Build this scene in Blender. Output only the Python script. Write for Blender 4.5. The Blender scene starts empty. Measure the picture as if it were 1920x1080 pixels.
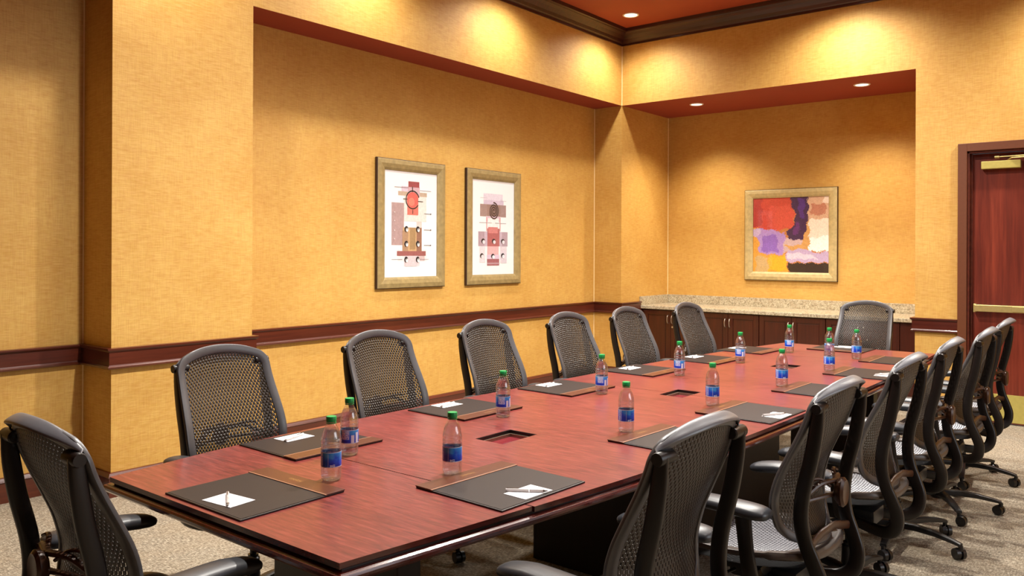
import bpy, bmesh, math, random
from mathutils import Vector, Matrix
random.seed(7)
PI = math.pi
sc = bpy.context.scene
C = sc.collection

# ------------------------------------------------------------------ camera
cd = bpy.data.cameras.new('camera'); cam = bpy.data.objects.new('camera', cd); C.objects.link(cam)
cd.sensor_width = 36.0; cd.lens = 1531.0 / 1920 * 36; cd.shift_y = -68.8 / 1920; cd.clip_start = 0.05
cam.matrix_world = (Matrix.Translation((0, 0, 1.5)) @ Matrix.Rotation(math.radians(38.83), 4, 'Z')
                    @ Matrix.Rotation(PI / 2, 4, 'X') @ Matrix.Rotation(0.0042, 4, 'Z'))
sc.camera = cam
# ------------------------------------------------------------------ world, exposure
w = bpy.data.worlds.new('world'); sc.world = w; w.use_nodes = True
w.node_tree.nodes['Background'].inputs[0].default_value = (0.9, 0.95, 1.0, 1)
w.node_tree.nodes['Background'].inputs[1].default_value = 1.0
sc.view_settings.view_transform = 'Standard'; sc.view_settings.look = 'None'
sc.view_settings.gamma = 1; sc.view_settings.use_curve_mapping = False
sc.view_settings.exposure = 0.08
sc.cycles.max_bounces = 12; sc.cycles.transmission_bounces = 12; sc.cycles.transparent_max_bounces = 12
sc.cycles.caustics_refractive = False; sc.cycles.caustics_reflective = False
SPOT_W, NICHE_W, FILL_W = 180.0, 130.0, 60.0

def spot(name, loc, power, color, size=150, blend=0.8, rad=0.07):
    l = bpy.data.lights.new(name, 'SPOT'); l.energy = power; l.color = color
    l.spot_size = math.radians(size); l.spot_blend = blend; l.shadow_soft_size = rad
    o = bpy.data.objects.new(name, l); o.location = loc; C.objects.link(o); return o
ZC = 4.06       # ceiling height
WARM = (1.0, 0.95, 0.87)
CEIL = [(x, y) for x in (-4.54, -2.4, -0.25) for y in (7.67, 5.95, 4.25, 2.55)]
for x, y in CEIL:
    p = SPOT_W * (0.85 if x < -4 and y < 3 else 0.62 if x < -4 else (1.0 if x < -2 else 1.6) if y > 7 else 3.0 if x < -2 else 0.35)
    spot('downlight_beam', (x, y, ZC - 0.035), p, WARM)
for x in (-4.25, -2.43):
    spot('niche_beam', (x, 8.66, 3.2 - 0.03), NICHE_W, (1, .88, .7), 120, .9, .05)
# added fill light at an invented window in the right-hand wall (out of view, beside the camera)
al = bpy.data.lights.new('added_side_fill', 'AREA'); al.shape = 'RECTANGLE'; al.size = 3.4; al.size_y = 1.9
al.energy = FILL_W; al.color = (0.93, 0.96, 1.0)
ao = bpy.data.objects.new('added_side_fill', al); C.objects.link(ao)
ao.matrix_world = Matrix.Translation((2.06, 3.2, 2.0)) @ Matrix.Rotation(PI / 2, 4, 'Y')

# ------------------------------------------------------------------ material helpers
def srgb(r, g, b):
    f = lambda c: ((c / 255 + .055) / 1.055) ** 2.4 if c > 10 else c / 255 / 12.92
    return (f(r), f(g), f(b), 1)
class NT:
    def __init__(s, name):
        s.m = bpy.data.materials.new(name); s.m.use_nodes = True
        s.t = s.m.node_tree; s.b = s.t.nodes['Principled BSDF']; s.out = s.t.nodes['Material Output']
    def n(s, typ, **kw):
        nd = s.t.nodes.new(typ)
        for k, v in kw.items():
            if k.startswith('i_'):
                k = k[2:]; nd.inputs[int(k) if k.isdigit() else k].default_value = v
            else: setattr(nd, k, v)
        return nd
    def l(s, a, b): s.t.links.new(a, b)
    def math(s, op, a, b=None, clamp=False):
        nd = s.n('ShaderNodeMath', operation=op, use_clamp=clamp)
        for i, v in enumerate((a, b)):
            if v is None: continue
            if isinstance(v, (int, float)): nd.inputs[i].default_value = v
            else: s.l(v, nd.inputs[i])
        return nd.outputs[0]
    def mix(s, fac, a, b):
        nd = s.n('ShaderNodeMix', data_type='RGBA')
        for i, v in ((0, fac), (6, a), (7, b)):
            if isinstance(v, (int, float, tuple)): nd.inputs[i].default_value = v
            else: s.l(v, nd.inputs[i])
        return nd.outputs[2]
    def coords(s, scale=(1, 1, 1), kind='Object'):
        tc = s.n('ShaderNodeTexCoord'); mp = s.n('ShaderNodeMapping'); mp.inputs['Scale'].default_value = scale
        s.l(tc.outputs[kind], mp.inputs[0]); return mp.outputs[0]
    def noise(s, vec, scale, detail=4, rough=.55):
        nd = s.n('ShaderNodeTexNoise'); nd.inputs['Scale'].default_value = scale
        nd.inputs['Detail'].default_value = detail; nd.inputs['Roughness'].default_value = rough
        s.l(vec, nd.inputs['Vector']); return nd.outputs['Fac']
    def ramp(s, fac, *stops):
        nd = s.n('ShaderNodeValToRGB'); e = nd.color_ramp.elements
        while len(e) < len(stops): e.new(.5)
        for el, (p, c) in zip(e, stops): el.position = p; el.color = c
        s.l(fac, nd.inputs[0]); return nd.outputs[0]
    def bump(s, h, strength, dist=.001):
        nd = s.n('ShaderNodeBump'); nd.inputs['Strength'].default_value = strength
        nd.inputs['Distance'].default_value = dist; s.l(h, nd.inputs['Height']); s.l(nd.outputs[0], s.b.inputs['Normal'])
    def base(s, v):
        if isinstance(v, tuple): s.b.inputs['Base Color'].default_value = v
        else: s.l(v, s.b.inputs['Base Color'])
    def set(s, **kw):
        for k, v in kw.items(): s.b.inputs[k.replace('_', ' ')].default_value = v
        return s.m
def plain(name, col, rough=.5, metal=0, var=.12, scale=40, spec=.5, bump=0):
    t = NT(name); c = t.coords(); f = t.noise(c, scale)
    d = tuple(x * (1 - var) for x in col[:3]) + (1,); u = tuple(min(1, x * (1 + var)) for x in col[:3]) + (1,)
    t.base(t.ramp(f, (.3, d), (.7, u)))
    if bump: t.bump(f, bump)
    t.set(Roughness=rough, Metallic=metal); t.b.inputs['Specular IOR Level'].default_value = spec
    return t.m

# wallpaper: woven straw texture, cross-hatched fine threads and soft mottling
def wallpaper():
    t = NT('wallpaper')
    v = t.coords((14, 14, 260)); h = t.coords((190, 190, 10)); m = t.coords((1, 1, 1)); m2 = t.coords((1, 1, 2.6))
    vn = t.noise(h, 1, 2); hn = t.noise(v, 1, 2); big = t.noise(m, 2.2, 3); mid = t.noise(m2, 13, 5, .7)
    c = t.ramp(big, (.3, srgb(196, 150, 67)), (.7, srgb(209, 167, 85)))
    c = t.mix(t.math('MULTIPLY', t.ramp(mid, (.44, (0, 0, 0, 1)), (.66, (1, 1, 1, 1))), .38), c, srgb(184, 128, 52))
    c = t.mix(t.math('MULTIPLY', t.ramp(vn, (.42, (0, 0, 0, 1)), (.62, (1, 1, 1, 1))), .30), c, srgb(176, 120, 46))
    c = t.mix(t.math('MULTIPLY', t.ramp(hn, (.42, (0, 0, 0, 1)), (.62, (1, 1, 1, 1))), .24), c, srgb(236, 196, 126))
    t.base(c); t.bump(t.math('ADD', vn, hn), .35, .0015)
    return t.set(Roughness=.62)
M = {}
M['wall'] = wallpaper()
M['soffit'] = plain('soffit_paint', srgb(150, 58, 44), .6, var=.04, scale=3)
M['ceil'] = plain('ceiling_paint', srgb(160, 66, 36), .7, var=.05, scale=2)
M['plain_wall'] = plain('tan_paint', srgb(205, 170, 120), .7, var=.05)
def carpet():
    t = NT('carpet'); a = t.coords((40, 140, 1)); b = t.coords((140, 36, 1)); c = t.coords()
    n1 = t.noise(a, 1, 3, .7); n2 = t.noise(b, 1, 3, .7); n3 = t.noise(c, 200, 2); n4 = t.noise(c, 5, 4)
    s = t.math('MULTIPLY', t.math('ADD', n1, n2), .5)
    col = t.ramp(s, (.38, srgb(84, 74, 60)), (.5, srgb(146, 134, 114)), (.62, srgb(208, 198, 176)))
    col = t.mix(t.math('MULTIPLY', n3, .35), col, srgb(120, 112, 104))
    col = t.mix(t.math('MULTIPLY', t.ramp(n4, (.4, (0, 0, 0, 1)), (.7, (1, 1, 1, 1))), .25), col, srgb(150, 128, 96))
    t.base(col); t.bump(t.math('ADD', s, n3), .8, .004)
    return t.set(Roughness=.95)
M['carpet'] = carpet()
def wood(name, dark, mid, light, axis, rough=.3, coat=.0, sc_=1.0, spec=.5):
    """axis = direction the grain runs along (0 x, 1 y, 2 z)"""
    t = NT(name); s = [34 * sc_] * 3; s[axis] = 1.6 * sc_
    if name == 'cherry_laminate': s = [11, 105, 105]
    s2 = [200 * sc_] * 3; s2[axis] = 9 * sc_
    g = t.noise(t.coords(tuple(s)), 1, 6, .62); f = t.noise(t.coords(tuple(s2)), 1, 3, .6)
    bg = [3.] * 3; bg[axis] = .9; b = t.noise(t.coords(tuple(bg)), 1, 3)
    c = t.ramp(g, (.3, dark), (.5, mid), (.72, light))
    c = t.mix(t.math('MULTIPLY', t.ramp(f, (.42, (0, 0, 0, 1)), (.7, (1, 1, 1, 1))), .35), c, dark)
    c = t.mix(t.math('MULTIPLY', t.ramp(b, (.35, (0, 0, 0, 1)), (.7, (1, 1, 1, 1))), .3), c, light)
    t.base(c); t.bump(f, .08, .0005); t.set(Roughness=rough); t.b.inputs['Coat Weight'].default_value = coat
    t.b.inputs['Coat Roughness'].default_value = .12; t.b.inputs['Specular IOR Level'].default_value = spec
    return t.m
M['table'] = wood('cherry_laminate', srgb(72, 22, 21), srgb(112, 38, 34), srgb(146, 66, 59), 0, .33, .12, 1.0)
M['table_edge'] = wood('cherry_edge', srgb(58, 14, 10), srgb(82, 22, 14), srgb(108, 34, 22), 1, .22, .5)
M['groove'] = plain('edge_groove', srgb(34, 12, 9), .5)
M['base'] = wood('dark_base', srgb(14, 6, 5), srgb(24, 10, 8), srgb(34, 15, 11), 2, .45)
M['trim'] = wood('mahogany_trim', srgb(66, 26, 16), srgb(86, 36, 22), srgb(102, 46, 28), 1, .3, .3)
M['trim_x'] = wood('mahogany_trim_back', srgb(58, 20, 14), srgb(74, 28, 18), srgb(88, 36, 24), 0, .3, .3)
M['crown'] = wood('crown_wood', srgb(42, 16, 12), srgb(58, 24, 17), srgb(76, 32, 22), 0, .38, .15)
M['cab'] = wood('cabinet_wood', srgb(46, 14, 8), srgb(62, 22, 12), srgb(78, 30, 16), 2, .32, .2)
M['door'] = wood('door_veneer', srgb(74, 26, 18), srgb(104, 39, 26), srgb(136, 57, 38), 2, .32, .25, .55)
M['casing'] = plain('door_casing_paint', srgb(98, 52, 26), .45, var=.06)
M['brass'] = plain('satin_brass', srgb(216, 196, 128), .34, .75, .06)
M['brass_dull'] = plain('painted_brass', srgb(190, 176, 96), .4, .3, .06)
M['steel'] = plain('satin_steel', srgb(200, 190, 178), .3, .9, .05)
def granite():
    t = NT('granite'); c = t.coords()
    a = t.noise(c, 60, 5, .75); b = t.noise(c, 150, 3, .7); d = t.noise(c, 12, 3)
    v = t.n('ShaderNodeTexVoronoi'); v.inputs['Scale'].default_value = 90; t.l(c, v.inputs['Vector'])
    col = t.ramp(a, (.3, srgb(112, 100, 84)), (.45, srgb(176, 164, 136)), (.6, srgb(212, 202, 176)), (.75, srgb(156, 144, 122)))
    col = t.mix(t.ramp(b, (.56, (0, 0, 0, 1)), (.63, (1, 1, 1, 1))), col, srgb(44, 36, 34))
    col = t.mix(t.math('MULTIPLY', t.ramp(d, (.5, (0, 0, 0, 1)), (.7, (1, 1, 1, 1))), .35), col, srgb(150, 122, 92))
    t.base(col); return t.set(Roughness=.25)
M['granite'] = granite()
# chairs
M['plastic'] = plain('graphite_plastic', srgb(72, 70, 72), .38, 0, .06, 60, .7)
M['rail'] = plain('toplit_graphite_rail', srgb(104, 105, 110), .36, 0, .04, 60, .8)  # graphite lightened to paint in the overhead lamplight on the top rail
M['frame'] = plain('brown_graphite_frame', srgb(22, 15, 12), .38, 0, .06, 60, .45)
M['cells'] = plain('cell_polymer', srgb(50, 41, 35), .42, 0, .06, 60, .5)
M['seat_cells'] = plain('lit_seat_cell_polymer', srgb(132, 132, 138), .3, 0, .06, 60, .8)  # cell polymer made paler to stand for light reflected off the seat
M['seat_rim'] = plain('seat_rim', srgb(76, 66, 60), .36, 0, .05)
M['brown_plastic'] = plain('bronze_plastic', srgb(66, 38, 22), .35, .1, .1)
M['arm'] = plain('arm_pad', srgb(46, 48, 53), .38, 0, .05, 60, .6)
M['black'] = plain('black_nylon', srgb(26, 25, 26), .4, 0, .1)
M['wheel'] = plain('caster_rubber', srgb(16, 14, 15), .35, 0, .1)
M['chrome'] = plain('gas_column_black', srgb(30, 30, 32), .25, .4, .05)
# table things
M['leather'] = plain('dark_leather', srgb(30, 17, 14), .5, 0, .12, 300, .35, .12)
M['leather_edge'] = plain('leather_edge', srgb(18, 12, 11), .4, 0, .1)
def strip_mat():
    t = NT('brown_leather'); c = t.coords(); n = t.noise(c, 260, 3)
    col = t.ramp(n, (.3, srgb(78, 38, 21)), (.7, srgb(94, 48, 28)))
    # faint gold crest and line stamped in the middle of the band (illegible in the photograph)
    sx = t.n('ShaderNodeSeparateXYZ'); t.l(c, sx.inputs[0])
    inx = t.math('LESS_THAN', t.math('ABSOLUTE', sx.outputs[0]), .032)
    iny = t.math('LESS_THAN', t.math('ABSOLUTE', t.math('SUBTRACT', sx.outputs[1], .152)), .007)
    wv = t.noise(t.coords((320, 320, 1)), 1, 1)
    k = t.math('MULTIPLY', t.math('MULTIPLY', inx, iny), t.math('GREATER_THAN', wv, .52))
    t.base(t.mix(t.math('MULTIPLY', k, .55), col, srgb(176, 130, 70))); t.bump(n, .1)
    return t.set(Roughness=.33)
M['strip'] = strip_mat()
M['piping'] = plain('tan_binding', srgb(150, 104, 78), .35, 0, .06)
M['paper'] = plain('white_paper', srgb(240, 238, 240), .7, 0, .01)
M['pen'] = plain('pearl_pen_barrel', srgb(196, 188, 186), .35, 0, .05)
M['pen_tip'] = plain('pen_metal', srgb(120, 112, 108), .25, .9, .05)
M['cap'] = plain('green_cap', srgb(16, 152, 76), .4, 0, .06, 100)
def film(name, tint, base, gain, rough):
    """thin clear sheet: transparent with a Schlick reflection that is the same from both sides"""
    t = NT(name); nt = t.t; nt.nodes.remove(t.b)
    tr = t.n('ShaderNodeBsdfTransparent'); tr.inputs[0].default_value = tint
    gl = t.n('ShaderNodeBsdfGlossy'); gl.inputs['Roughness'].default_value = rough
    lw = t.n('ShaderNodeLayerWeight'); lw.inputs['Blend'].default_value = .5
    f = t.math('ADD', t.math('MULTIPLY', t.math('POWER', lw.outputs['Facing'], 4.0), gain), base, True)
    mx = t.n('ShaderNodeMixShader'); t.l(f, mx.inputs[0])
    t.l(tr.outputs[0], mx.inputs[1]); t.l(gl.outputs[0], mx.inputs[2]); t.l(mx.outputs[0], t.out.inputs[0]); return t.m
M['pet'] = film('clear_pet', (.96, .97, .99, 1), .17, .8, .12)
def glassy(name, ior, col=(1, 1, 1, 1), rough=0):
    t = NT(name); t.base(col); t.set(Roughness=rough, IOR=ior); t.b.inputs['Transmission Weight'].default_value = 1; return t.m
def water():
    t = NT('water'); t.base((.97, .985, 1, 1)); t.set(Roughness=0.0, IOR=1.33); t.b.inputs['Transmission Weight'].default_value = 1
    tr = t.n('ShaderNodeBsdfTransparent'); tr.inputs[0].default_value = (.96, .97, .99, 1)
    mx = t.n('ShaderNodeMixShader'); mx.inputs[0].default_value = .36
    t.l(tr.outputs[0], mx.inputs[1]); t.l(t.b.outputs[0], mx.inputs[2]); t.l(mx.outputs[0], t.out.inputs[0]); return t.m
M['water'] = water()
M['pane'] = film('picture_glass', (.985, .985, .985, 1), .04, .6, 0.0)
def label_mat():
    t = NT('bottle_label'); uv = t.n('ShaderNodeTexCoord'); sx = t.n('ShaderNodeSeparateXYZ'); t.l(uv.outputs['UV'], sx.inputs[0])
    u, v = sx.outputs[0], sx.outputs[1]
    def rect(a, b, c, d):
        k = t.math('MULTIPLY', t.math('GREATER_THAN', u, a), t.math('LESS_THAN', u, b))
        return t.math('MULTIPLY', k, t.math('MULTIPLY', t.math('GREATER_THAN', v, c), t.math('LESS_THAN', v, d)))
    mp = t.n('ShaderNodeMapping'); mp.inputs['Scale'].default_value = (7, 2.2, 1); t.l(uv.outputs['UV'], mp.inputs[0])
    n = t.noise(mp.outputs[0], 1, 2)
    col = t.ramp(t.math('ADD', t.math('MULTIPLY', n, .5), t.math('MULTIPLY', v, .35)),
                 (.2, srgb(6, 34, 160)), (.40, srgb(14, 78, 216)), (.60, srgb(60, 164, 238)))
    mq = t.n('ShaderNodeMapping'); mq.inputs['Scale'].default_value = (46, 34, 1); t.l(uv.outputs['UV'], mq.inputs[0])
    tx = t.math('GREATER_THAN', t.noise(mq.outputs[0], 1, 1), .48)
    white = srgb(226, 236, 248)
    for r, txt in (((.10, .135, .05, .95), 1), ((.15, .17, .05, .95), 1), ((.27, .275, .0, .9), 0), ((.30, .38, .04, .2), 1),
                   ((.55, .70, .3, .95), 1), ((.73, .79, .05, .62), 0), ((.82, .88, .05, .8), 0)):
        k = rect(*r)
        if txt: k = t.math('MULTIPLY', k, tx)
        col = t.mix(t.math('MULTIPLY', k, .9), col, white)
    edge = t.math('GREATER_THAN', t.math('ABSOLUTE', t.math('SUBTRACT', v, .5)), .455)
    col = t.mix(t.math('MULTIPLY', edge, .75), col, white)
    t.base(col); return t.set(Roughness=.3)
M['label'] = label_mat()
M['gold_frame'] = plain('antique_gold_frame', srgb(158, 138, 92), .42, .15, .18, 25)
M['pale_frame'] = plain('pale_gold_frame', srgb(188, 168, 118), .42, .1, .16, 25)
M['caulk'] = plain('corner_seam', srgb(236, 204, 146), .6, var=.03)
M['frame_edge'] = plain('frame_outer_edge', srgb(52, 30, 18), .45)
M['mat'] = plain('white_mat_board', srgb(244, 242, 244), .8, 0, .01)
def emis(name, col, st):
    t = NT(name); t.base(col); t.b.inputs['Emission Color'].default_value = col; t.b.inputs['Emission Strength'].default_value = st; return t.m
M['lamp'] = emis('lamp_lens', (1, .95, .86, 1), 2.2)
M['white_trim'] = plain('white_light_trim', srgb(240, 232, 220), .5, 0, .02)
M['well'] = plain('dark_well', srgb(20, 14, 14), .3)
def glossy_plate():
    t = NT('power_tray_plate'); t.base(srgb(120, 44, 50)); return t.set(Roughness=.1)
M['plate'] = glossy_plate()
M['outlet'] = plain('tray_frame_metal', srgb(150, 128, 110), .3, .6)

# ------------------------------------------------------------------ mesh helpers
def link(name, bm, mats, parent=None, smooth=False, kind=None):
    me = bpy.data.meshes.new(name)
    bmesh.ops.recalc_face_normals(bm, faces=bm.faces)
    bm.to_mesh(me); bm.free()
    for m in (mats if isinstance(mats, (list, tuple)) else [mats]): me.materials.append(m)
    if smooth:
        me.polygons.foreach_set('use_smooth', [True] * len(me.polygons))
        try: me.set_sharp_from_angle(angle=math.radians(38 if smooth is True else smooth))
        except Exception: pass
    o = bpy.data.objects.new(name, me); C.objects.link(o)
    if parent: o.parent = parent
    if kind: o['kind'] = kind
    return o
def from_py(name, V, F, mats, parent=None, smooth=False, kind=None, mi=None):
    me = bpy.data.meshes.new(name); me.from_pydata(V, [], F); me.update()
    for m in (mats if isinstance(mats, (list, tuple)) else [mats]): me.materials.append(m)
    if mi: me.polygons.foreach_set('material_index', mi)
    if smooth: me.polygons.foreach_set('use_smooth', [True] * len(me.polygons))
    o = bpy.data.objects.new(name, me); C.objects.link(o)
    if parent: o.parent = parent
    if kind: o['kind'] = kind
    return o
def thing(name, label, cat, loc=(0, 0, 0), rz=0, group=None):
    o = bpy.data.objects.new(name, None); C.objects.link(o); o.empty_display_size = .1
    o.location = loc; o.rotation_euler = (0, 0, rz); tag(o, label, cat, group); return o
def tag(o, label, cat, group=None):
    o['label'] = label; o['category'] = cat
    if group: o['group'] = group
    return o
def copy_tree(o, parent=None):
    c = o.copy(); C.objects.link(c)
    if parent: c.parent = parent; c.matrix_parent_inverse = o.matrix_parent_inverse.copy()
    for ch in list(o.children): copy_tree(ch, c)
    return c
def box(bm, x0, x1, y0, y1, z0, z1, mi=0, bev=0):
    r = bmesh.ops.create_cube(bm, size=1)
    for v in r['verts']:
        v.co = Vector(((x0 + x1) / 2 + v.co.x * (x1 - x0), (y0 + y1) / 2 + v.co.y * (y1 - y0), (z0 + z1) / 2 + v.co.z * (z1 - z0)))
    fs = {f for v in r['verts'] for f in v.link_faces}
    for f in fs: f.material_index = mi
    if bev:
        es = list({e for v in r['verts'] for e in v.link_edges})
        rr = bmesh.ops.bevel(bm, geom=es, offset=bev, segments=2, affect='EDGES', profile=.6)
        for f in rr['faces']: f.material_index = mi
def boxo(name, ext, mat, parent=None, bev=.002, smooth=False):
    bm = bmesh.new(); box(bm, *ext, bev=bev); return link(name, bm, mat, parent, smooth)
def cyl(bm, p, q, r0, r1=None, seg=16, mi=0):
    p, q = Vector(p), Vector(q); d = q - p; r1 = r0 if r1 is None else r1
    mt = Matrix.Translation((p + q) / 2) @ d.to_track_quat('Z', 'Y').to_matrix().to_4x4()
    r = bmesh.ops.create_cone(bm, cap_ends=True, segments=seg, radius1=r0, radius2=r1, depth=d.length, matrix=mt)
    for f in {f for v in r['verts'] for f in v.link_faces}: f.material_index = mi
def lathe(bm, prof, seg=24, mi=0, center=(0, 0)):
    rings = []
    for r, z in prof:
        if r < 1e-6: rings.append([bm.verts.new((center[0], center[1], z))])
        else: rings.append([bm.verts.new((center[0] + r * math.cos(2 * PI * i / seg), center[1] + r * math.sin(2 * PI * i / seg), z)) for i in range(seg)])
    for a, b in zip(rings, rings[1:]):
        for i in range(seg):
            j = (i + 1) % seg
            if len(a) == 1 and len(b) == 1: continue
            if len(a) == 1: f = bm.faces.new((a[0], b[i], b[j]))
            elif len(b) == 1: f = bm.faces.new((a[i], a[j], b[0]))
            else: f = bm.faces.new((a[i], a[j], b[j], b[i]))
            f.material_index = mi
def sweep(bm, frames, closed=False, mi=0, seg=10, pw=.7):
    """frames: (centre, dirA, dirB, ra, rb); rounded cross-section ra along dirA, rb along dirB"""
    rings = []
    for c, A, B, ra, rb in frames:
        ring = []
        for k in range(seg):
            a = 2 * PI * k / seg; ca, sa = math.cos(a), math.sin(a)
            x = math.copysign(abs(ca) ** pw, ca) * ra; y = math.copysign(abs(sa) ** pw, sa) * rb
            ring.append(bm.verts.new(Vector(c) + Vector(A) * x + Vector(B) * y))
        rings.append(ring)
    n = len(rings)
    for i in range(n if closed else n - 1):
        a, b = rings[i], rings[(i + 1) % n]
        for k in range(seg):
            f = bm.faces.new((a[k], a[(k + 1) % seg], b[(k + 1) % seg], b[k])); f.material_index = mi
    if not closed:
        for r_ in (rings[0], rings[-1]):
            f = bm.faces.new(r_); f.material_index = mi
def smooth_path(pts, n=5):
    """Catmull-Rom through tuples"""
    out = []
    for i in range(len(pts) - 1):
        p0 = pts[max(i - 1, 0)]; p1 = pts[i]; p2 = pts[i + 1]; p3 = pts[min(i + 2, len(pts) - 1)]
        for k in range(n):
            t = k / n
            out.append(tuple(.5 * (2 * b + (c - a) * t + (2 * a - 5 * b + 4 * c - d) * t * t + (-a + 3 * b - 3 * c + d) * t ** 3)
                             for a, b, c, d in zip(p0, p1, p2, p3)))
    out.append(tuple(pts[-1])); return out
def rod(bm, pts, ra, rb, up=(1, 0, 0), seg=10, n=5, pw=.8):
    """path of points (x,y,z[,scale]) swept with an oval section; ra along 'up', rb across"""
    P = smooth_path(pts, n); fr = []
    for i, p in enumerate(P):
        a = Vector(P[max(i - 1, 0)][:3]); b = Vector(P[min(i + 1, len(P) - 1)][:3]); T = (b - a).normalized()
        U = Vector(up); U = (U - T * U.dot(T)).normalized(); B = T.cross(U); s = p[3] if len(p) > 3 else 1
        fr.append((Vector(p[:3]), U, B, ra * s, rb * s))
    sweep(bm, fr, seg=seg, pw=pw)
def interp(tab, x):
    if x <= tab[0][0]: return tab[0][1]
    for i in range(len(tab) - 1):
        (a, b), (c, d) = tab[i], tab[i + 1]
        if x <= c:
            t = (x - a) / (c - a)
            m0 = (d - tab[i - 1][1]) / (c - tab[i - 1][0]) if i else (d - b) / (c - a)
            m1 = (tab[i + 2][1] - b) / (tab[i + 2][0] - a) if i + 2 < len(tab) else (d - b) / (c - a)
            h = c - a
            return ((2 * t**3 - 3 * t**2 + 1) * b + (t**3 - 2 * t**2 + t) * h * m0 + (-2 * t**3 + 3 * t**2) * d + (t**3 - t**2) * h * m1)
    return tab[-1][1]

# ------------------------------------------------------------------ room shell
XL, XR, YB, YN, XN = -4.985, -5.362, 8.228, 9.363, -1.832
ZS, ZK = 3.205, 3.895           # soffit height, crown underside
XE, YF = 2.0, -2.6              # right wall, wall behind the camera
def quad(V, F, MI, pts, mi=0):
    i = len(V); V += pts; F.append(tuple(range(i, i + len(pts)))); MI.append(mi)
def struct(o): o['kind'] = 'structure'; return o
V, F, MI = [], [], []
lp = [(XR, YF), (XR, 2.33), (XL, 2.33), (XL, 3.303), (XR, 3.303), (XR, YB)]
for a, b in zip(lp, lp[1:]): quad(V, F, MI, [(*a, 0), (*b, 0), (*b, ZS), (*a, ZS)])
quad(V, F, MI, [(XL, YF, ZS), (XL, YB, ZS), (XL, YB, ZC), (XL, YF, ZC)])
for y0, y1 in ((YF, 2.33), (3.303, YB)): quad(V, F, MI, [(XR, y0, ZS), (XL, y0, ZS), (XL, y1, ZS), (XR, y1, ZS)], 1)
for cx, cy, z0, z1, dx, dy in ((XL, YB, ZS, ZK, 1, -1), (XR, YB, 0, ZS, 1, -1), (XR, 2.33, 0, ZS, 1, -1)):
    e = .007; quad(V, F, MI, [(cx + dx * e, cy + dy * .0005, z0), (cx + dx * .0005, cy + dy * e, z0), (cx + dx * .0005, cy + dy * e, z1), (cx + dx * e, cy + dy * .0005, z1)], 2)
struct(from_py('wall_left', V, F, [M['wall'], M['soffit'], M['caulk']], mi=MI))
V, F, MI = [], [], []
DX0, DX1, DZ = -1.405, -0.30, 2.405      # door opening
R = lambda x0, x1, z0, z1, y=YB: quad(V, F, MI, [(x0, y, z0), (x1, y, z0), (x1, y, z1), (x0, y, z1)])
R(XR, XL, 0, ZS); R(XL, XN, ZS, ZC); R(XN, DX0, 0, ZC); R(DX0, DX1, DZ, ZC); R(DX1, XE, 0, ZC)
struct(from_py('wall_back', V, F, [M['wall']], mi=MI))
for nm, x in (('wall_niche_left', XL), ('wall_niche_right', XN)):
    V, F, MI = [], [], []; quad(V, F, MI, [(x, YB, 0), (x, YN, 0), (x, YN, ZS), (x, YB, ZS)]); struct(from_py(nm, V, F, [M['wall']]))
V, F, MI = [], [], []; quad(V, F, MI, [(XL, YB, ZS), (XN, YB, ZS), (XN, YN, ZS), (XL, YN, ZS)]); struct(from_py('ceiling_niche', V, F, [M['soffit']]))
V, F, MI = [], [], []; R(XL, XN, 0, ZS, YN)
quad(V, F, MI, [(XL + .007, YN - .0005, 0), (XL + .0005, YN - .007, 0), (XL + .0005, YN - .007, ZS), (XL + .007, YN - .0005, ZS)], 2)
struct(from_py('wall_niche_back', V, F, [M['wall'], M['soffit'], M['caulk']], mi=MI))
V, F, MI = [], [], []
WY0, WY1, WZ0, WZ1 = 1.45, 4.95, 1.0, 3.0
for y0, y1, z0, z1 in ((YF, WY0, 0, ZC), (WY1, YB, 0, ZC), (WY0, WY1, 0, WZ0), (WY0, WY1, WZ1, ZC)):
    quad(V, F, MI, [(XE, y0, z0), (XE, y1, z0), (XE, y1, z1), (XE, y0, z1)])
struct(from_py('wall_right', V, F, [M['wall']], mi=MI))
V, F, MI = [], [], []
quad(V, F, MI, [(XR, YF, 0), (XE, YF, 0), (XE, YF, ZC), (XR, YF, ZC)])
struct(from_py('wall_front', V, F, [M['trim_x']], mi=MI))  # unseen wall given dark wood to cut the light it bounces
V, F, MI = [], [], []
quad(V, F, MI, [(XR - .1, YF, 0), (XE, YF, 0), (XE, YN, 0), (XR - .1, YN, 0)])
struct(from_py('floor', V, F, [M['carpet']], mi=MI))
V, F, MI = [], [], []
quad(V, F, MI, [(XL, YF, ZC), (XE, YF, ZC), (XE, YB, ZC), (XL, YB, ZC)])
struct(from_py('ceiling', V, F, [M['ceil']], mi=MI))
# unseen window added in the right-hand wall to house the fill light
wn = struct(thing('fill_window_1', '', '')) ; del wn['label'], wn['category']
bm = bmesh.new()
for e in ((WY0, WY1, WZ0, WZ0 + .05), (WY0, WY1, WZ1 - .05, WZ1), (WY0, WY0 + .05, WZ0, WZ1), (WY1 - .05, WY1, WZ0, WZ1), (3.17, 3.23, WZ0, WZ1)):
    box(bm, XE - .02, XE + .04, e[0], e[1], e[2], e[3])
link('fill_window_frame', bm, M['trim'], wn)

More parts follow.
